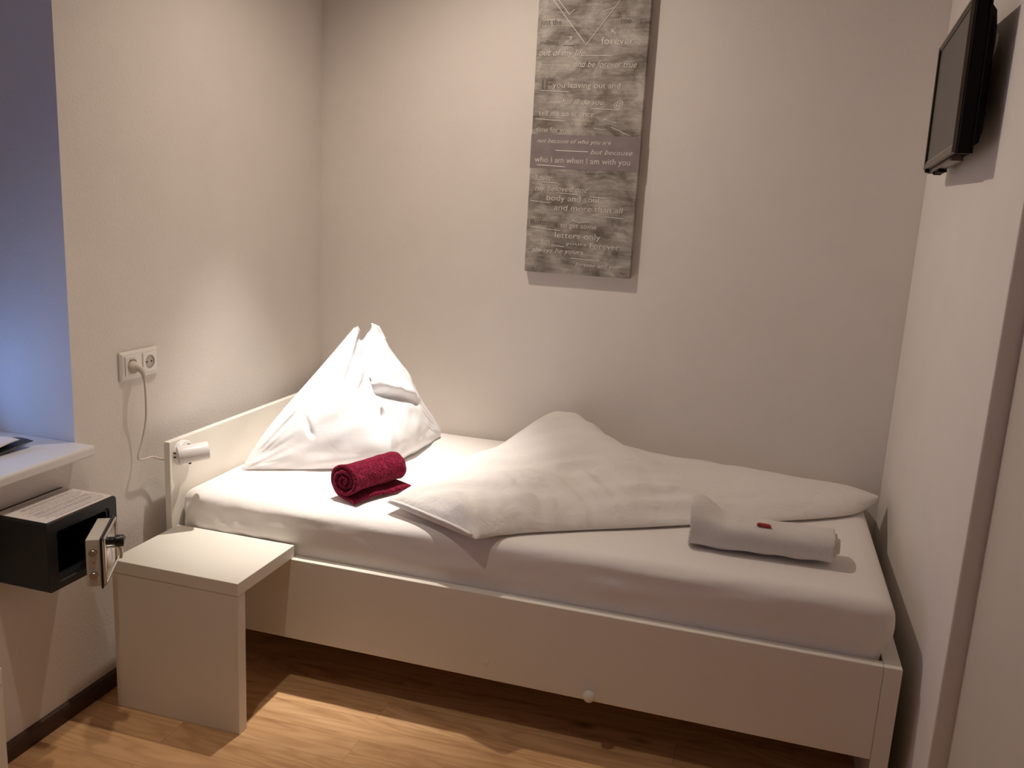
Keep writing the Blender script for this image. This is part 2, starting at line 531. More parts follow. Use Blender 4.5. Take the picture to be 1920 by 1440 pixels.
# ------------------------------------------------------------------ mattress with fitted sheet
MX0, MX1, MY0, MY1, MZ0, MZ1 = .0815, 2.0405, YB+TB+.0025, -.010, .300, .543
def mattress_mesh():
    bm = bmesh.new()
    nx, ny, nz = 120, 56, 16
    def dens(n): return [i/n for i in range(n+1)]
    # superellipsoid-like rounded block built from a subdivided cube
    bmesh.ops.create_cube(bm, size=1)
    bmesh.ops.subdivide_edges(bm, edges=bm.edges[:], cuts=47, use_grid_fill=True)
    r = .034
    for v in bm.verts:
        p = Vector((v.co.x+.5, v.co.y+.5, v.co.z+.5))
        # denser sampling towards edges
        q = Vector([(.5-.5*math.cos(PI*c))*.55+c*.45 for c in p])
        X = MX0+q.x*(MX1-MX0); Y = MY0+q.y*(MY1-MY0); Z = MZ0+q.z*(MZ1-MZ0)
        # round edges: clamp to the inner box and push out by r
        cx = min(max(X, MX0+r), MX1-r); cy = min(max(Y, MY0+r), MY1-r); cz = min(max(Z, MZ0+r*.5), MZ1-r)
        d = Vector((X-cx, Y-cy, Z-cz))
        if d.length > 1e-6:
            rr = r if Z > MZ0+r else r*.9
            m = max(abs(d.x), abs(d.y), abs(d.z)); 
            if d.length > 1e-6: d = d.normalized()*min(d.length, r) if d.length < r else d.normalized()*r
            X, Y, Z = cx+d.x, cy+d.y, cz+d.z
        P = Vector((X, Y, Z))
        front = sstep(.10, 0, Y-MY0)
        side = sstep(.08, 0, MX1-X)
        k = sstep(ZT-.01, ZT+.05, Z)
        # soft bulge above the frame
        P.y -= .0075*front*k*math.sin(PI*min(1, max(0, (Z-ZT+.02)/(MZ1-ZT+.02))))
        P.x += .022*sstep(.05, 0, MX1-X)*k*math.sin(PI*min(1, max(0, (Z-ZT+.01)/(MZ1-ZT+.03))))
        P.z -= .003*(1+math.sin(X*3.1)*math.sin(Y*4))*sstep(MZ1-.05, MZ1, Z)
        # wrinkles on the front face near the head corner, slanting; faint ones along the face
        w = noise.noise(Vector(((X*1.0+Z*1.25)*16, 3, (Z-X*.75)*3.5)))
        P.y += .014*w*front*k*sstep(.85, .12, X)
        w3 = noise.noise(Vector((X*7, 9, (Z-X*.10)*30)))
        P.y += .0045*w3*front*k
        w2 = noise.noise(Vector((X*5, Y*5, 2)))
        P.z -= .0018*(w2+1)*sstep(MZ1-.03, MZ1, Z)
        v.co = P
    me = bm_mesh(bm)
    return me
mt = link('mattress', mattress_mesh(), M['sheet'], None, smooth=True)
tag(mt, 'thick mattress in a white fitted sheet lying in the bed frame', 'mattress')

# ------------------------------------------------------------------ nightstand (open L with front panel)
TX0, TX1, TY0 = .0808, .4699, -1.2739
ns = thing('nightstand', 'white board nightstand with closed front panel hooked against the bed side', 'nightstand', (.275, -1.15, 0))
box('table_top', TX0, TX1, TY0, YB+TB-.0115, ZT+.0005, .4318, M['lacquer'], ns, .0015)
box('front_panel', TX0+.0015, TX1-.0012, TY0+.001, TY0+.035, 0, ZT, M['lacquer'], ns, .0015)

# second, barely seen board table by the left wall
st = thing('side_table', 'low white board table at the lower left frame edge, only its panel edge showing', 'side table', (.13, -1.93, 0))
box('table_top', .018, .2605, -2.08, -1.79, .3955, .4315, M['lacquer'], st, .0015)
box('end_panel', .019, .2595, -1.825, -1.791, 0, .395, M['lacquer'], st, .0015)

# ------------------------------------------------------------------ pillow: chopped into a standing pyramid
def pillow_mesh():
    EL = [(0, (.139, -.758, .0)), (.15, (.162, -.723, .066)), (.37, (.207, -.654, .162)), (.5, (.239, -.603, .218)),
          (.59, (.263, -.566, .259)), (.875, (.332, -.459, .384)), (1, (.362, -.425, .432))]
    ER = [(0, (.565, -.1, .0)), (.07, (.567, -.097, .031)), (.175, (.549, -.125, .077)), (.33, (.513, -.182, .146)),
          (.52, (.494, -.212, .229)), (.62, (.474, -.24, .271)), (.87, (.424, -.318, .383)), (1, (.398, -.352, .438))]
    MR = [(0, (.545, -.550, 0)), (.1, (.578, -.566, .04)), (.25, (.572, -.556, .10)), (.45, (.505, -.510, .19)),
          (.65, (.447, -.465, .28)), (.85, (.402, -.418, .37)), (1, (.385, -.396, .405))]
    n = Vector((.839, -.543, 0))
    zb = MZ1+.001
    cache = {}
    def soft(tab, t):
        key = (id(tab), round(t, 5))
        if key not in cache:
            w = min(.13, t, 1-t); acc = Vector((0, 0, 0))
            for k in range(-4, 5): acc += Vector(interp(tab, t+w*k/4))
            cache[key] = acc/9
        return cache[key]
    def front(s, t):
        L, R, m = soft(EL, t), soft(ER, t), soft(MR, t)
        w = s+1 if s < 0 else s
        P = L.lerp(m, w) if s < 0 else m.lerp(R, w)
        fn = Vector((.30, -.93, .2)).normalized() if s < 0 else Vector((.98, .0, .2)).normalized()
        # stuffed faces
        bul = math.sin(PI*w)**.85*(math.sin(PI*min(1, t*.78+.10))**1.1)
        P += fn*(.052 if s < 0 else .036)*bul
        # shallow valley along the front ridge, sharp between the ears
        v = math.exp(-(s/.10)**2)
        P -= n*(.014+.016*sstep(.6, 1, t))*v*sstep(.12, .5, t)
        # ears curl: height of the top edge
        top = sstep(.78, 1, t)
        P.z += top*(.018*math.exp(-((s+.52)/.36)**2)+.016*math.exp(-((s-.72)/.25)**2)-.034*math.exp(-((s-.06)/.10)**2))
        # pocket fold on the right half: a ledge running down from the ridge
        fl = .60-.28*w
        if s > 0:
            d = t-fl
            on = sstep(.0, .05, w)*(.25+1.0*sstep(.75, .10, w))*sstep(.92, .70, w)
            P += fn*on*(.022*math.exp(-((d-.03)/.05)**2)-.042*math.exp(-((d+.028)/.030)**2))
            d = (s-.16)-(.9-t)*.10
            P -= fn*.016*math.exp(-(d/.028)**2)*sstep(.70, .80, t)*sstep(.97, .90, t)
        else:
            # slanted tuck left of the ridge, and long pull lines falling from the top
            d = (s+.16)-(t-.60)*1.0
            P -= fn*.026*math.exp(-(d/.026)**2)*sstep(.50, .58, t)*sstep(.72, .64, t)
            d = (s+.30)-(t-.9)*.35
            P -= fn*.026*math.exp(-(d/.035)**2)*sstep(.5, .7, t)*sstep(1.0, .93, t)
            d = (s+.66)+(t-.30)*.9
            P -= fn*.013*math.exp(-(d/.022)**2)*sstep(.22, .28, t)*sstep(.40, .33, t)
        # crease where the two halves meet low on the front, and the folded-in mouth at the left peak
        P -= n*.034*math.exp(-((s-.03-.16*(.42-t))/.030)**2)*sstep(.46, .38, t)*sstep(.02, .10, t)
        P -= n*.014*math.exp(-((s+.14)/.09)**2)*sstep(.86, .95, t)
        # gathered wrinkles near the two lower corners and along the seams
        c = sstep(.62, 1, abs(s))
        ang = math.atan2(t*.45, max(.0001, (1-abs(s))*.6))
        P += fn*.0085*c*sstep(0, .10, 1-abs(s))*noise.noise(Vector((ang*9, s*1.5, 4)))*sstep(.75, .4, t)
        P += fn*.009*noise.noise(Vector((s*5+t*3, t*7-s*3, 8)))*sstep(0, .12, 1-abs(s))
        P += fn*.018*noise.noise(Vector((s*2.2, t*2.4, 21)))*sstep(0, .2, 1-abs(s))
        # tucked under lower edge
        P.z = max(P.z, 0)
        return P+Vector((0, 0, zb))
    def back(s, t):
        L = front(-1, t); R = front(1, t)
        w = (s+1)/2
        P = L.lerp(R, w)
        bul = math.sin(PI*w)**.8
        P -= n*.055*bul*math.sin(PI*min(1, t*.8+.15))
        top = front(s*.999, 1.0)
        k = sstep(.8, 1, t)
        P = P.lerp(Vector((top.x, top.y, top.z)), k) if t > .8 else P
        P.z = max(P.z, zb)
        return P
    nu, nv = 150, 110
    bm = bmesh.new()
    F = [[bm.verts.new(front(-1+2*i/(nu-1), j/(nv-1))) for i in range(nu)] for j in range(nv)]
    B = []
    for j in range(nv):
        t = j/(nv-1); row = []
        for i in range(nu):
            if i == 0: row.append(F[j][0])
            elif i == nu-1: row.append(F[j][-1])
            elif j == nv-1: row.append(F[j][i])
            else: row.append(bm.verts.new(back(-1+2*i/(nu-1), t)))
        B.append(row)
    for j in range(nv-1):
        for i in range(nu-1):
            bm.faces.new((F[j][i], F[j][i+1], F[j+1][i+1], F[j+1][i]))
            q = [B[j][i+1], B[j][i], B[j+1][i], B[j+1][i+1]]
            u = []
            for v in q:
                if v not in u: u.append(v)
            if len(u) >= 3:
                try: bm.faces.new(u)
                except ValueError: pass
    # underside
    for i in range(nu-1):
        q = [F[0][i+1], F[0][i], B[0][i], B[0][i+1]]
        u = []
        for v in q:
            if v not in u: u.append(v)
        if len(u) >= 3:
            try: bm.faces.new(u)
            except ValueError: pass
    return bm_mesh(bm)
pl = thing('pillow', 'puffy white pillow folded upright into a pointed pyramid at the head of the bed', 'pillow', (.40, -.42, MZ1))
link('pillowcase', pillow_mesh(), M['pillow'], pl, smooth=True)
# open flap of the pillowcase at the right peak
def flap(u, v):
    a = Vector((.392, -.372, MZ1+.418)).lerp(Vector((.432, -.312, MZ1+.385)), u)
    tip = Vector((.408, -.345, MZ1+.452))
    p = a.lerp(tip+(a-tip)*.25, v)
    p += Vector((.45, -.89, 0))*.010*math.sin(PI*u)*(1-.5*v)
    return p
vs, fs = grid_mesh(flap, 14, 10)
me = bpy.data.meshes.new('flap'); me.from_pydata([tuple(v) for v in vs], [], fs)
bm = bmesh.new(); bm.from_mesh(me); bmesh.ops.solidify(bm, geom=bm.faces[:], thickness=.004)
link('case_flap', bm_mesh(bm), M['pillow'], pl, smooth=True)

# ------------------------------------------------------------------ duvet folded into a long triangle
DF = [(1.022, -1.030), (1.100, -.936), (1.235, -.845), (1.395, -.752), (1.553, -.655), (1.690, -.574), (1.820, -.497), (1.930, -.424), (2.020, -.345), (2.094, -.215)]
DB = [(.716, -.915), (.752, -.760), (.790, -.520), (.850, -.280), (.990, -.040), (1.150, -.045), (1.450, -.080), (1.750, -.110), (1.980, -.130), (2.100, -.190)]
DBZ = [.026, .030, .030, .034, .128, .036, .006, .004, .010, .012]   # lift of the far edge above the sheet
DFZ = [.008, .002, 0, 0, 0, 0, 0, 0, .002, .012]
DH = [.028, .050, .062, .066, .054, .052, .054, .050, .036, .010]
def tabz(tab, u): return smooth_interp([(a, 0, 0) for a in tab], u).x
def duvet_pt(u, v, side):
    F = smooth_interp([(x, y, 0) for x, y in DF], u); B = smooth_interp([(x, y, 0) for x, y in DB], u)
    p = F.lerp(B, v)
    z = tabz(DFZ, u)+(tabz(DBZ, u)-tabz(DFZ, u))*(v**1.3)
    h = max(0, tabz(DH, u))
    s = max(0, 1-abs(2*v-1)**2.8)**.55
    endr = max(0, 1-(1-min(1, u/.05))**2)**.5 if u < .05 else 1
    zt = z+h*s*(.45+.55*endr)+.020*endr*s*(1-sstep(0, .5, u))
    # sewn rumples, running roughly along the fold and fanning from the front corner
    fade = min(1, s*1.3)*sstep(0, .03, u)*sstep(1, .93, u)
    if side > 0:
        q = Vector((p.x*4.0+p.y*3.0, (p.y-p.x*.62)*15, 1.7))
        zt += .016*noise.noise(q)*fade*sstep(.95, .35, u)
        q2 = Vector(((p.x+p.y*.8)*22, (p.x-p.y)*5, 5.5))
        zt += .013*noise.noise(q2)*fade*sstep(.75, .2, u)*sstep(.65, .2, v)
        zt += .009*noise.noise(Vector((p.x*3.5, p.y*4.5, 11)))*fade
        return Vector((p.x, p.y, MZ1+.002+max(zt, z+.0005)))
    lift = .026*sstep(.10, 0, u)
    zbt = min(z, .001+lift+.97*max(0, z-.02) if v > .5 else .001+lift)
    return Vector((p.x, p.y, MZ1+.002+zbt))
def duvet_mesh():
    nu, nv = 170, 90
    bm = bmesh.new()
    us = [i/(nu-1) for i in range(nu)]
    vv = [.5-.5*math.cos(PI*j/(nv-1)) for j in range(nv)]
    T = [[None]*nu for _ in range(nv)]; Bt = [[None]*nu for _ in range(nv)]
    for j, v in enumerate(vv):
        for i, u in enumerate(us):
            T[j][i] = bm.verts.new(duvet_pt(u, v, 1))
            edge = i in (nu-1,) or j in (0, nv-1)
            Bt[j][i] = T[j][i] if edge else bm.verts.new(duvet_pt(u, v, -1))
    for j in range(nv-1):
        for i in range(nu-1):
            bm.faces.new((T[j][i], T[j][i+1], T[j+1][i+1], T[j+1][i]))
            q = [Bt[j][i+1], Bt[j][i], Bt[j+1][i], Bt[j+1][i+1]]; w = []
            for x in q:
                if x not in w: w.append(x)
            if len(w) > 2:
                try: bm.faces.new(w)
                except ValueError: pass
    for j in range(nv-1):
        q = [T[j][0], T[j+1][0], Bt[j+1][0], Bt[j][0]]; w = []
        for x in q:
            if x not in w: w.append(x)
        if len(w) > 2:
            try: bm.faces.new(w)
            except ValueError: pass
    return bm_mesh(bm)
dv = thing('duvet', 'white duvet folded into a long tapering triangle across the foot half of the mattress', 'duvet', (1.35, -.45, MZ1))
link('upper_fold', duvet_mesh(), M['duvet'], dv, smooth=True)
# lower layer peeking out of the open end
def lower(u, v):
    a = Vector((.985, -.968, 0)).lerp(Vector((.742, -.870, 0)), v)
    inward = Vector((.22, .50, 0))
    p = a+inward*(u*.5)
    z = .003+.021*math.sin(PI*min(1, u*8)*.5)*(1-.75*abs(2*v-1)**4)
    z += .003*noise.noise(Vector((v*9, u*6, 3)))*min(1, u*6)
    p += Vector((-.006, -.012, 0))*noise.noise(Vector((v*6, 1, 4)))
    return Vector((p.x, p.y, MZ1+.001+z))
vs, fs = grid_mesh(lower, 20, 40)
me = bpy.data.meshes.new('low'); me.from_pydata([tuple(v) for v in vs], [], fs)
link('lower_fold', me, M['duvet'], dv, smooth=True)
# hem piping along the open end
path = [duvet_pt(0.004, j/24, 1)*.5+duvet_pt(0.004, j/24, -1)*.5+Vector((-.002, -.003, .002)) for j in range(1, 24)]
tube('hem', path, .0042, M['duvet'], dv, 10)

# ------------------------------------------------------------------ crimson rolled towel
def roll_towel(name, o, axis, length, r0, turns, thick, mat, parent, squash=(1, 1), n=170, m=44, seed=0, endvar=.012):
    """spiral ribbon with thickness swept along an axis (lying roll)"""
    ax = Vector(axis).normalized(); up = Vector((0, 0, 1)); sd = up.cross(ax).normalized()
    o = Vector(o)
    kx = .93
    def P(k, l, lay):
        kk = min(k/kx, 1)
        r = r0*(.10+.90*kk)-(thick if lay else 0)*(1 if kk > .06 else .3)
        r *= 1-.10*l
        # rolled so that the loose end comes out from under the roll on its near side
        ph = -PI/2-.25+(1-kk)*turns*2*PI
        x, y = math.cos(ph)*r*squash[0], math.sin(ph)*r*squash[1]
        if k > kx:
            x -= (k-kx)/(1-kx)*(.030+.022*l); y -= .003*(k-kx)/(1-kx)
        L = (l-.5)*length
        e = noise.noise(Vector((k*6+seed, 0, 1 if l < .5 else 5)))*endvar
        L += e*abs(2*l-1)**4
        w = .0035*noise.noise(Vector((math.cos(ph)*2+seed, math.sin(ph)*2, l*6+k*2)))
        lump = 1+.05*math.sin(l*5+seed)
        return o+ax*L+(sd*x+up*y)*lump+(sd*math.cos(ph)+up*math.sin(ph))*w
    bm = bmesh.new()
    A = [[bm.verts.new(P(i/(n-1), j/(m-1), 0)) for i in range(n)] for j in range(m)]
    B = [[bm.verts.new(P(i/(n-1), j/(m-1), 1)) for i in range(n)] for j in range(m)]
    for j in range(m-1):
        for i in range(n-1):
            bm.faces.new((A[j][i], A[j][i+1], A[j+1][i+1], A[j+1][i]))
            bm.faces.new((B[j][i+1], B[j][i], B[j+1][i], B[j+1][i+1]))
    for i in range(n-1):
        bm.faces.new((A[0][i+1], A[0][i], B[0][i], B[0][i+1]))
        bm.faces.new((A[-1][i], A[-1][i+1], B[-1][i+1], B[-1][i]))
    for j in range(m-1):
        bm.faces.new((A[j][-1], A[j+1][-1], B[j+1][-1], B[j][-1]))
        bm.faces.new((A[j+1][0], A[j][0], B[j][0], B[j+1][0]))
    return link(name, bm_mesh(bm), mat, parent, smooth=True)
ax = Vector((.34, .94, 0)).normalized()
rt = roll_towel('rolled_towel', (.603, -.785, MZ1+.0595), ax, .215, .058, 3.3, .012, M['red'], None, (1.04, .98), seed=3)
tag(rt, 'crimson terry towel rolled up, lying in front of the pillow', 'towel')

# ------------------------------------------------------------------ white folded towel
def white_towel():
    bm = bmesh.new()
    x0, x1 = 1.556, 1.925
    n, m = 150, 60
    turns = 2.6
    def P(k, l, lay):
        ph = k*turns*2*PI-turns*2*PI-1.4
        g = .34+.66*k
        th = .0085
        hy = .076*g-(th if lay else 0); hz = .045*g-(th*.75 if lay else 0)
        c, s = math.cos(ph), math.sin(ph)
        # flattened oval (superellipse)
        ex = .72
        y = hy*math.copysign(abs(c)**ex, c); z = hz*math.copysign(abs(s)**ex, s)
        # left end swells up into a raised fold, right end slumps
        hump = sstep(.26, .03, l)
        sl = 1-.10*sstep(.1, 1, l)
        zz = z*sl
        if z > -hz*.5: zz += hump*.038*sstep(-.5, 1, s)*(1+.45*c)
        yy = y*(1-.10*l)+.010*hump
        X = x0+(x1-x0)*l
        X += (.022*(1-k)-.008)*sstep(.75, 1, l)*1.0 + noise.noise(Vector((k*9, 2, 0)))*.004*sstep(.8, 1, l)
        X += -.010*sstep(.15, 0, l)*abs(s)*.6
        rise = 0
        w = .0045*noise.noise(Vector((l*6, c*1.5, s*1.5+k)))
        cy = -.764+.012*(l-.5)
        zc = MZ1+.0405+.002
        p = Vector((X, cy+yy, zc*1.0+zz+w))
        if p.z < MZ1+.0015: p.z = MZ1+.0015
        return p
    A = [[bm.verts.new(P(i/(n-1), j/(m-1), 0)) for i in range(n)] for j in range(m)]
    B = [[bm.verts.new(P(i/(n-1), j/(m-1), 1)) for i in range(n)] for j in range(m)]
    for j in range(m-1):
        for i in range(n-1):
            bm.faces.new((A[j][i], A[j][i+1], A[j+1][i+1], A[j+1][i]))
            bm.faces.new((B[j][i+1], B[j][i], B[j+1][i], B[j+1][i+1]))
    for i in range(n-1):
        bm.faces.new((A[0][i+1], A[0][i], B[0][i], B[0][i+1]))
        bm.faces.new((A[-1][i], A[-1][i+1], B[-1][i+1], B[-1][i]))
    for j in range(m-1):
        bm.faces.new((A[j][-1], A[j+1][-1], B[j+1][-1], B[j][-1]))
        bm.faces.new((A[j+1][0], A[j][0], B[j][0], B[j+1][0]))
    top = max(P(i/(n-1), .51, 0).z for i in range(n))
    return bm_mesh(bm), top
me, ztop = white_towel()
wt = link('folded_towel', me, M['white_terry'], None, smooth=True)
tag(wt, 'white terry towel folded into a thick flat roll near the foot end', 'towel')
# small red wrapped sweet on the towel
sw = thing('wrapped_sweet', 'small red wrapped sweet bar lying on the folded white towel', 'sweet', (1.742, -.800, ztop))
xf = Matrix.Translation((1.742, -.800, ztop-.001)) @ Matrix.Rotation(math.radians(6), 4, 'X') @ Matrix.Rotation(math.radians(-4), 4, 'Z')
box('wrapper', -.0145, .0145, -.0065, .0065, 0, .006, M['wrapper'], sw, .0015, 2, xf)
box('wrapper_end', .0145, .018, -.006, .006, .001, .004, M['wrapper'], sw, .0005, 1, xf)
box('wrapper_end', -.018, -.0145, -.006, .006, .001, .004, M['wrapper'], sw, .0005, 1, xf)

# ------------------------------------------------------------------ reading lamp on the headboard, with cord and plug
LO = Vector((.115, -1.035, .660))                      # rear centre of the lamp head
LA = Vector((.70, .70, .10)).normalized()
lamp = thing('reading_lamp', 'white cylinder reading lamp on the headboard corner with cord up to the socket', 'lamp', (HX1, -.960, .643))
PC = Vector((HX1+.0002, -.962, .645))
lathe('mount_plate', [(0, .017), (.031, .017), (.0355, .0155), (.038, .012), (.0385, .006), (.0385, 0), (0, 0)], PC, (1, 0, 0), M['lampmetal'], lamp, 48)
MID = LO+LA*.034
tube('bracket', catmull([PC+Vector((.014, 0, .006)), PC+Vector((.026, -.006, .010)), MID+Vector((-.022, .012, 0)), MID], 6), .007, M['lampmetal'], lamp, 12)
R = .0262; LEN = .086
prof = [(0, 0), (R-.006, 0), (R-.0015, .0012), (R, .003), (R, .0075), (R-.0008, .008), (R, .0086), (R, LEN-.002), (R-.001, LEN), (R-.0025, LEN), (R-.0035, LEN-.004), (R-.012, LEN-.045), (0, LEN-.046)]
lathe('lamp_head', prof, LO, LA, M['lampmetal'], lamp, 56)
lathe('bulb', [(0, .004), (.008, .003), (.0125, 0), (0, 0)], LO+LA*(LEN-.045), LA, M['bulb'], lamp, 24)
for dz in (.006, -.006):
    q = PC+Vector((.0075, -.0380, dz+.002))
    box('vent_slot', q.x-.004, q.x+.004, q.y-.0012, q.y+.002, q.z-.0022, q.z+.0022, M['dark'], lamp)
lathe('pivot_screw', [(0, .006), (.003, .006), (.0045, .004), (.0045, 0), (0, 0)], MID+Vector((0, 0, -R+.001)), (0, 0, -1), M['dark'], lamp, 20)
lathe('pivot_screw', [(0, .003), (.004, .0025), (.0055, 0), (0, 0)], MID+Vector((-.006, .006, R-.0015)), (0, 0, 1), M['steel'], lamp, 20)
# cord: out of the plug, down the wall, a bend, across to the headboard
cord = catmull([(.046, -1.078, .897), (.043, -1.072, .870), (.040, -1.066, .820), (.036, -1.065, .760), (.031, -1.078, .700), (.030, -1.094, .664),
                (.030, -1.086, .651), (.030, -1.060, .647), (.030, -1.035, .645), (.033, -1.010, .634), (.040, -.985, .624), (.046, -.960, .628)], 10)
tube('cord', cord, .0030, M['cord'], lamp, 10)
def plug_prof():
    bm = bmesh.new()
    lathe_bm(bm, [(0, 0), (.0175, 0), (.0182, .004), (.0175, .012), (.0145, .018), (.011, .022), (0, .023)], (.0065, -1.080, .915), (1, 0, 0), 32)
    tube_bm(bm, catmull([(.024, -1.080, .918), (.036, -1.080, .913), (.043, -1.079, .904), (.046, -1.078, .893)], 6), lambda t: .0115-.0065*t, 16)
    return bm_mesh(bm)
pg = link('plug', plug_prof(), M['cord'], lamp); shade(pg, 40)
tube('strain_relief', [(.0455, -1.078, .899), (.0445, -1.0755, .884)], .0046, M['cord'], lamp, 12)

# ------------------------------------------------------------------ double socket on the left wall
so = thing('wall_socket', 'white double power socket on the left wall above the headboard corner', 'socket', (0, -1.048, .92))
Y0, Y1, Z0, Z1 = -1.1235, -.9715, .8805, .9605
bm = bmesh.new()
# frame with a sloping rim
rim = [(.0005, 0), (.0045, 0), (.0098, .0075)]
loops = []
for x, ins in rim:
    loops.append([bm.verts.new((x, y, z)) for y, z in ((Y0+ins, Z0+ins), (Y1-ins, Z0+ins), (Y1-ins, Z1-ins), (Y0+ins, Z1-ins))])
for a, c in zip(loops, loops[1:]):
    for i in range(4):
        j = (i+1) % 4; bm.faces.new((a[i], a[j], c[j], c[i]))
bm.faces.new(loops[0][::-1]); bm.faces.new(loops[-1])
bmesh.ops.bevel(bm, geom=bm.edges[:], offset=.0012, segments=2, affect='EDGES')
link('frame', bm_mesh(bm), M['plastic'], so)
def insert(yc):
    zc = (Z0+Z1)/2
    bm = bmesh.new()
    # square plate with round recess
    x = .0128; h = .0275; seg = 48; rr = .0195
    sq = []
    for i in range(seg):
        a = 2*PI*i/seg; c, s = math.cos(a), math.sin(a); k = h/max(abs(c), abs(s))
        sq.append((c*k, s*k, c, s))
    o0 = [bm.verts.new((.0096, yc+p[0], zc+p[1])) for p in sq]
    o1 = [bm.verts.new((x-.001, yc+p[0], zc+p[1])) for p in sq]
    o2 = [bm.verts.new((x, yc+p[0]*.96, zc+p[1]*.96)) for p in sq]
    o3 = [bm.verts.new((x, yc+p[2]*rr, zc+p[3]*rr)) for p in sq]
    for a, c in ((o0, o1), (o1, o2), (o2, o3)):
        for i in range(seg):
            j = (i+1) % seg; bm.faces.new((a[i], a[j], c[j], c[i]))
    ins = link('socket_insert', bm_mesh(bm), M['plastic'], so)
    bm = bmesh.new()
    w = [bm.verts.new((x, yc+p[2]*rr, zc+p[3]*rr)) for p in sq]
    w2 = [bm.verts.new((.0100, yc+p[2]*(rr-.001), zc+p[3]*(rr-.001))) for p in sq]
    for i in range(seg):
        j = (i+1) % seg; bm.faces.new((w[i], w[j], w2[j], w2[i]))
    bm.faces.new(w2)
    well = link('well', bm_mesh(bm), M['socket'], ins)
    for s in (-1, 1):
        lathe('pin_hole', [(0, .0006), (.0026, .0006), (.0026, 0), (0, 0)], (.0100, yc+s*.0095, zc), (1, 0, 0), M['dark'], ins, 16)
        box('earth_clip', .0102, .0122, yc-.003, yc+.003, zc+s*.0175-.0012, zc+s*.0175+.0012, M['steel'], ins)
    return ins
insert(-1.081); insert(-1.010)

# ------------------------------------------------------------------ wall safe with its door ajar
SX, SY0, SY1, SZ0, SZ1 = .165, -1.563, -1.338, .474, .6455
sf = thing('safe', 'small charcoal wall safe below the windowsill with its door ajar', 'safe', (0, -1.45, SZ0))
bm = bmesh.new()
t = .004
def rect(x, y0, y1, z0, z1, r=.0, seg=1):
    if r == 0: return [(x, y0, z0), (x, y1, z0), (x, y1, z1), (x, y0, z1)]
    out = []
    for cy, cz, a0 in ((y0+r, z0+r, PI), (y1-r, z0+r, 1.5*PI), (y1-r, z1-r, 0), (y0+r, z1-r, .5*PI)):
        for k in range(seg+1):
            a = a0+k/seg*PI/2; out.append((x, cy+r*math.cos(a), cz+r*math.sin(a)))
    return out
rs = 6
loops = [rect(.001, SY0, SY1, SZ0, SZ1, .010, rs), rect(SX-.002, SY0, SY1, SZ0, SZ1, .010, rs), rect(SX, SY0+.002, SY1-.002, SZ0+.002, SZ1-.002, .009, rs),
         rect(SX, SY0+.026, SY1-.026, SZ0+.018, SZ1-.022, .012, rs), rect(SX-.004, SY0+.028, SY1-.028, SZ0+.020, SZ1-.024, .012, rs),
         rect(SX-.004, SY0+.034, SY1-.034, SZ0+.026, SZ1-.030, .008, rs), rect(.012, SY0+.034, SY1-.034, SZ0+.026, SZ1-.030, .008, rs)]
LV = [[bm.verts.new(p) for p in l] for l in loops]
nn = len(LV[0])
for a, c in zip(LV, LV[1:]):
    for i in range(nn):
        j = (i+1) % nn; bm.faces.new((a[i], a[j], c[j], c[i]))
bm.faces.new(LV[0][::-1]); bm.faces.new(LV[-1])
link('body', bm_mesh(bm), M['safe'], sf)
# door, swung about a hinge at its far end
th = math.radians(31)
D = Vector((math.sin(th), -math.cos(th), 0)); NO = Vector((math.cos(th), math.sin(th), 0)); UP = Vector((0, 0, 1))
H0 = Vector((.185, -1.372, .487))
dxf = frame_xf(H0, D, NO, UP)
door = bpy.data.objects.new('door', None); COL.objects.link(door); door.parent = sf
door.location = H0-sf.location; door.rotation_euler = (0, 0, math.atan2(D.y, D.x))
DH_, DL = .120, .158
def dpart(name, mat, build, sm=False):
    bm = bmesh.new(); build(bm)
    o = link(name, bm_mesh(bm), mat, door)
    if sm: shade(o, 40)
    return o
dpart('door_plate', M['safe'], lambda bm: box_bm(bm, 0, DL, -.004, 0, -.004, DH_+.002, .0015, 2, dxf))
dpart('chrome_frame', M['chrome'], lambda bm: [box_bm(bm, .006, DL-.001, 0, .007, .110, .1195, .003, 3, dxf), box_bm(bm, .006, DL-.001, 0, .007, 0.002, .010, .003, 3, dxf),
      box_bm(bm, DL-.011, DL-.001, 0, .007, .002, .1195, .003, 3, dxf), box_bm(bm, .006, .014, 0, .007, .002, .1195, .003, 3, dxf)])
dpart('front_panel', M['chrome'], lambda bm: box_bm(bm, .013, DL-.010, 0, .003, .008, .112, .001, 1, dxf))
dpart('inner_box', M['safe_door'], lambda bm: box_bm(bm, .010, DL-.006, -.036, -.004, 0, .117, .002, 2, dxf))
for zz in (.086, .030):
    dpart('bolt', M['steel'], lambda bm, zz=zz: lathe_bm(bm, [(0, .010), (.0072, .010), (.0085, .0085), (.0085, 0), (0, 0)], dxf @ Vector((DL-.0065, -.020, zz)), D, 28), True)
dpart('bolt_screw', M['steel'], lambda bm: lathe_bm(bm, [(0, .002), (.0022, .002), (.0025, 0), (0, 0)], dxf @ Vector((DL-.0065, -.020, .060)), D, 14), True)
dpart('knob', M['black'], lambda bm: [lathe_bm(bm, [(0, .034), (.013, .034), (.0145, .032), (.0145, .016), (.010, .012), (.010, 0), (0, 0)], dxf @ Vector((.085, .002, .086)), NO, 32),
      box_bm(bm, .070, .100, .034, .038, .080, .092, .002, 2, dxf)], True)
dpart('keypad', M['plastic'], lambda bm: lathe_bm(bm, [(0, .008), (.020, .008), (.025, .005), (.026, 0), (0, 0)], dxf @ Vector((.100, .002, .048)), NO, 36), True)
dpart('handle', M['chrome'], lambda bm: tube_bm(bm, catmull([dxf @ Vector(p) for p in ((.060, .003, .062), (.060, .020, .060), (.058, .024, .045), (.058, .022, .030))], 6), .004, 12), True)
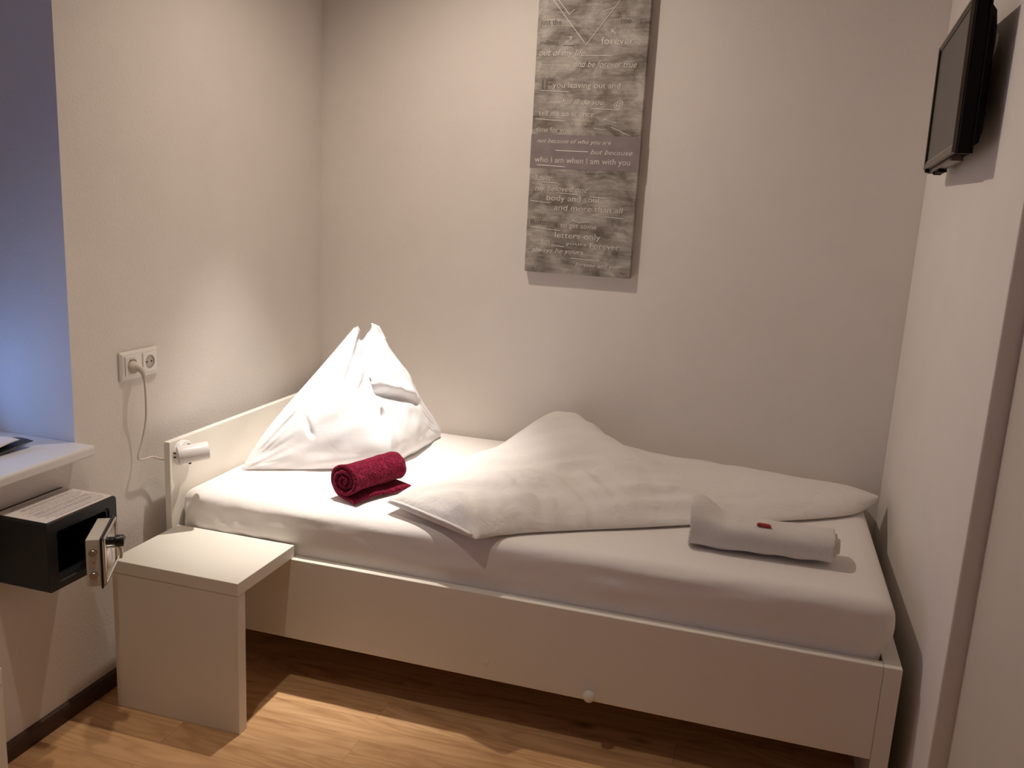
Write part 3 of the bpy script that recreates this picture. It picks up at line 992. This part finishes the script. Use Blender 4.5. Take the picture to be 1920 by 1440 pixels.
for a in (.010, .085):
    dpart('hinge', M['safe'], lambda bm, a=a: tube_bm(bm, [dxf @ Vector((-.003, -.006, a)), dxf @ Vector((-.003, -.006, a+.022))], .004, 14), True)

# printed sheet lying on the safe
ps = thing('notice_sheet', 'printed white notice sheet lying on top of the charcoal safe', 'paper', (.08, -1.45, SZ1))
box('sheet', .012, .1605, SY0+.006, SY1-.008, SZ1+.0003, SZ1+.0012, M['paper'], ps)
bm = bmesh.new()
zz = SZ1+.0013
rnd = random.Random(5)
x = .022
while x < .150:
    thick = rnd.choice((.0016, .0022, .0022, .0034))
    y = SY1-.018-rnd.choice((0, 0, .006, .02)); stop = SY0+.020+rnd.random()*.03
    while y > stop:
        wlen = rnd.uniform(.006, .024)
        y2 = max(stop, y-wlen)
        box_bm(bm, x, x+thick, y2, y, zz, zz+.00015); y = y2-rnd.uniform(.0015, .003)
    x += thick+rnd.choice((.0025, .003, .0045, .007))
link('print', bm_mesh(bm), M['ink'], ps)

# ------------------------------------------------------------------ leaflet on the sill
lf = thing('leaflet', 'black backed leaflet with curling white page on the windowsill', 'leaflet', (-.11, -1.45, SILLZ))
def leaf(u, v, dz, curl):
    p = Vector((-.150+.075*u, -1.66+.292*v, SILLZ+.0015))
    p.x += .02*v
    p.z += dz*sstep(.05, .9, v)+curl*sstep(.55, 1, v)**2+.004*math.sin(u*3)
    return p
for nm, mt_, dz, curl, sh in (('back_cover', M['dark_paper'], .004, .011, (0, 0, 0)), ('page', M['paper'], .011, .010, (-.012, -.030, .003))):
    vs, fs = grid_mesh(lambda u, v: leaf(u, v, dz, curl)+Vector(sh), 12, 24)
    me = bpy.data.meshes.new(nm); me.from_pydata([tuple(v) for v in vs], [], fs)
    bm = bmesh.new(); bm.from_mesh(me); bmesh.ops.solidify(bm, geom=bm.faces[:], thickness=.0012)
    link(nm, bm_mesh(bm), mt_, lf, smooth=True)

# ------------------------------------------------------------------ canvas picture
cv = thing('wall_picture', 'tall grey canvas with raised lettering hanging on the back wall', 'picture', (1.03, -.03, 1.78))
CX0, CX1, CZ0, CZ1 = .8375, 1.2215, 1.1815, 2.36
BZ0, BZ1 = 1.545, 1.660
box('canvas', CX0, CX1, -.030, -.0008, CZ0, CZ1, M['canvas'], cv, .003, 3)
box('painted_band', CX0-.0004, CX1+.0004, -.0306, -.002, BZ0, BZ1, M['band'], cv)
YT = -.0302
def txf(x, z): return frame_xf((x, YT, z), (1, 0, 0), (0, 0, 1), (0, -1, 0))
TL = bmesh.new()      # mat 0 pale, 1 bright, 2 dark
def T(body, x, z, size, width, shear=0, mi=0, off=0):
    text_bm(TL, body, size, txf(CX0+x, z), width, shear, .0009, 'LEFT', mi, off)
def ln(x0, z0, x1, z1, w=.0016, mi=1):
    a = Vector((CX0+x0, YT, z0)); b2 = Vector((CX0+x1, YT, z1)); d = (b2-a); L = d.length; d.normalize()
    box_bm(TL, 0, L, -.0016, .0004, -w/2, w/2, 0, 1, frame_xf(a, d, Vector((0, 1, 0)), d.cross(Vector((0, 1, 0)))), mi)
# heart shaped lines at the top (lower tip in view)
ln(.035, 2.118, .168, 1.962); ln(.300, 2.122, .172, 1.952); ln(.052, 2.118, .110, 2.052); ln(.268, 2.075, .222, 2.06)
ln(.110, 2.052, .118, 2.062); ln(.118, 2.062, .128, 2.068)
T('LOVE', .060, 2.086, .095, .215, 0, 0, -.0045)
T('just the', .010, 2.020, .026, .074, 0, 2); T('me', .284, 2.024, .026, .036, .2, 2)
T('K', .255, 1.992, .024, .016, 0, 0); T('millions', .010, 1.956, .020, .066, .2, 2); T('2', .096, 1.962, .030, .026, .4, 0); ln(.094, 1.954, .132, 1.953, .0022, 2)
T('forever', .225, 1.958, .032, .110, 0, 0)
T('out of my life,', .008, 1.920, .030, .165, .3, 0); ln(.175, 1.922, .265, 1.920)
T('and be forever true', .135, 1.884, .028, .215, .3, 0)
T('IF', .022, 1.810, .048, .036, 0, 2); T('you leaving out and', .066, 1.816, .027, .235, 0, 0); ln(.026, 1.806, .125, 1.802)
T('what ill do you', .080, 1.762, .026, .165, .35, 0); T('@', .282, 1.756, .030, .030, .2, 0); ln(.205, 1.749, .305, 1.746)
T('tell me so at once', .022, 1.722, .026, .195, 0, 0); ln(.012, 1.711, .122, 1.706)
ln(.252, 1.716, .296, 1.704, .0012); ln(.22, 1.684, .262, 1.680, .0012); ln(.28, 1.69, .345, 1.664, .0014)
T('time for you', .016, 1.668, .024, .12, 0, 0)
T('not because of who you are', .020, 1.632, .021, .262, .35, 0)
ln(.090, 1.607, .205, 1.606, .0022); T('but because', .212, 1.599, .022, .146, .35, 0)
T('who I am when I am with you', .016, 1.566, .028, .338, 0, 0); ln(.026, 1.556, .126, 1.553, .0022)
T("You're", .018, 1.504, .030, .060, .2, 0); ln(.040, 1.498, .104, 1.496)
T('my beloved one', .022, 1.468, .026, .190, .3, 0); ln(.10, 1.463, .18, 1.460)
T('body and soul', .066, 1.436, .028, .188, 0, 0); ln(.010, 1.432, .080, 1.427); ln(.222, 1.455, .282, 1.452)
T('and more than all', .096, 1.404, .027, .245, .1, 0); ln(.280, 1.389, .345, 1.386)
T('Running', .012, 1.350, .026, .100, 0, 2); ln(.020, 1.340, .122, 1.333); T('to get some', .124, 1.345, .025, .130, 0, 0)
ln(.165, 1.371, .190, 1.364); ln(.190, 1.364, .228, 1.368)
T('letters only', .104, 1.308, .028, .165, 0, 0)
T('here is', .016, 1.288, .024, .072, .1, 0); ln(.096, 1.279, .142, 1.277, .0018)
T('yours', .148, 1.284, .018, .074, 0, 0); T('Forever', .232, 1.278, .028, .104, 0, 0)
T('always be yours', .022, 1.254, .024, .190, .3, 0); ln(.170, 1.239, .272, 1.235)
T('forever and ever', .186, 1.212, .022, .165, .25, 0)
link('lettering', bm_mesh(TL), [M['relief'], M['relief_bright'], M['relief_dark']], cv)

# ------------------------------------------------------------------ television on the right wall
tvo = thing('television', 'small black flat television on a bracket high on the right wall', 'television', (W, -.61, 1.70))
# frame axes: E along the screen (far to near), U up, NRM out of the screen
CAMP = Vector((1.6725, -3.0493, 1.4167)); TK = 1.115
C = CAMP+(Vector((2.0155, -.868, 1.7035))-CAMP)*TK; yaw = -.050; tilt = .014; rol = .019
E_ = Vector((math.sin(yaw), -math.cos(yaw), 0)); NR = Vector((-math.cos(yaw), -math.sin(yaw), 0))
U_ = Vector((0, 0, 1))*math.cos(tilt)+NR*math.sin(tilt)
E2 = E_*math.cos(rol)+U_*math.sin(rol); U2 = U_*math.cos(rol)-E_*math.sin(rol); N2 = E2.cross(U2)
if N2.dot(NR) < 0: N2 = -N2
TX = frame_xf(C, E2, U2, N2)
TW, TH = .242*TK, .1435*TK
bm = bmesh.new()
box_bm(bm, -TW, TW, -TH, TH, -.034, -.006, .004, 2, TX)
# bulging back
loops = []
for k, (ix, iy, z) in enumerate(((.006, .008, -.034), (.022, .022, -.050), (.06, .05, -.060), (.11, .085, -.062))):
    loops.append([bm.verts.new(TX @ Vector(p)) for p in ((-TW+ix, -TH+iy, z), (TW-ix, -TH+iy, z), (TW-ix, TH-iy, z), (-TW+ix, TH-iy, z))])
for a, c in zip(loops, loops[1:]):
    for i in range(4):
        j = (i+1) % 4; bm.faces.new((a[i], a[j], c[j], c[i]))
bm.faces.new(loops[-1]); bm.faces.new(loops[0][::-1])
link('housing', bm_mesh(bm), M['tvblack'], tvo)
bm = bmesh.new()
bz = .010
for a in ((-TW, -TW+bz, -TH, TH), (TW-bz*.7, TW, -TH, TH), (-TW+bz, TW-bz, TH-bz, TH), (-TW+bz, TW-bz, -TH, -TH+bz+.006)):
    box_bm(bm, a[0], a[1], a[2], a[3], -.006, .002, .0012, 2, TX)
link('bezel', bm_mesh(bm), M['bezel'], tvo)
bm = bmesh.new()
lp = .0042
for a in ((-TW-.001, -TW+lp, -TH-.001, TH+.001), (TW-.0012, TW+.0006, -TH-.001, TH+.001), (-TW+lp, TW-lp, TH-lp, TH+.001), (-TW+lp, TW-lp, -TH-.001, -TH+.012)):
    box_bm(bm, a[0], a[1], a[2], a[3], -.0055, .0032, .001, 2, TX)
link('bezel_lip', bm_mesh(bm), M['bezel_lip'], tvo)
box('screen', -TW+bz-.001, TW-bz+.001, -TH+bz+.004, TH-bz+.001, -.005, -.0012, M['screen'], tvo, 0, 1, TX)
bm = bmesh.new()
box_bm(bm, -TW+.02, TW-.09, -TH-.010, -TH, -.030, -.008, .003, 2, TX)
link('speaker_bar', bm_mesh(bm), M['bezel_lip'], tvo)
bm = bmesh.new()
box_bm(bm, -TW+.06, -TW+.17, -TH-.016, -TH-.006, -.032, -.018, .003, 2, TX)
link('button_strip', bm_mesh(bm), M['tvblack'], tvo)
lathe('sensor', [(0, .012), (.006, .012), (.008, .009), (.008, 0), (0, 0)], TX @ Vector((-TW+.026, -TH+.001, -.004)), -U2, M['tvblack'], tvo, 20)
bm = bmesh.new()
box_bm(bm, W-.008, W-.0003, -.67, -.56, 1.68, 1.79, .002)
box_bm(bm, -.045, .045, -.045, .045, -.062-.022, -.0595, .002, 1, TX)
link('wall_bracket', bm_mesh(bm), M['tvblack'], tvo)
tube('cable', catmull([TX @ Vector((.20, .01, -.055)), (2.108, -.795, 1.79), (2.119, -.765, 1.83), (W-.004, -.735, 1.855)], 8), .0028, M['cord'], tvo, 8)

# ------------------------------------------------------------------ lights
def spot(name, loc, tgt, energy, col, size, blend, rad):
    l = bpy.data.lights.new(name, 'SPOT'); l.energy = energy; l.color = col
    l.spot_size = math.radians(size); l.spot_blend = blend; l.shadow_soft_size = rad
    o = bpy.data.objects.new(name, l); COL.objects.link(o); o.location = loc
    o.rotation_euler = (Vector(tgt)-Vector(loc)).to_track_quat('-Z', 'Y').to_euler()
    return o
WARM = (1, .85, .70)
# one ceiling spotlight over the head of the bed: tight beam and its wide spill
spot('ceiling_spotlight', (.55, -.77, 2.50), (.45, -.61, .5), 210, (1, .93, .86), 42, 1, .022)
spot('ceiling_spill', (.55, -.77, 2.50), (1.42, -.70, 0), 45, WARM, 160, 1, .022)
spot('ceiling_spotlight', (.65, -1.83, 2.50), (.65, -1.83, 0), 34, WARM, 84, 1, .03)

# dusk outside the window
w = bpy.data.worlds.new('dusk'); SC.world = w; w.use_nodes = True
bg = w.node_tree.nodes['Background']; bg.inputs['Color'].default_value = (.20, .42, 1, 1); bg.inputs['Strength'].default_value = 4.4
pt = bpy.data.lights.new('window_daylight', 'AREA'); pt.shape = 'RECTANGLE'; pt.size = NY1-NY0; pt.size_y = .4
pt.cycles.is_portal = True
po = bpy.data.objects.new('window_daylight', pt); COL.objects.link(po); po.location = (-.37, (NY0+NY1)/2, SILLZ+.2)
po.rotation_euler = Vector((1, 0, 0)).to_track_quat('-Z', 'Z').to_euler()

# ------------------------------------------------------------------ camera
cam = bpy.data.cameras.new('camera'); co = bpy.data.objects.new('camera', cam); COL.objects.link(co)
cam.sensor_width = 36; cam.lens = 1613.05*36/1920; cam.clip_start = .02
ya, pi_, ro = math.radians(-15.8581), math.radians(-11.8106), math.radians(3.074)
fw = Vector((math.sin(ya)*math.cos(pi_), math.cos(ya)*math.cos(pi_), math.sin(pi_)))
r_ = Vector((math.cos(ya), -math.sin(ya), 0)); u_ = r_.cross(fw)
r2 = r_*math.cos(ro)+u_*math.sin(ro); u2 = -r_*math.sin(ro)+u_*math.cos(ro)
co.matrix_world = frame_xf((1.6725, -3.0493, 1.4167), r2, u2, -fw)
SC.camera = co
SC.view_settings.view_transform = 'Standard'; SC.view_settings.look = 'None'
SC.view_settings.exposure = .06; SC.view_settings.gamma = 1
SC.view_settings.use_curve_mapping = False
SC.cycles.use_denoising = True
SC.cycles.max_bounces = 10; SC.cycles.diffuse_bounces = 6
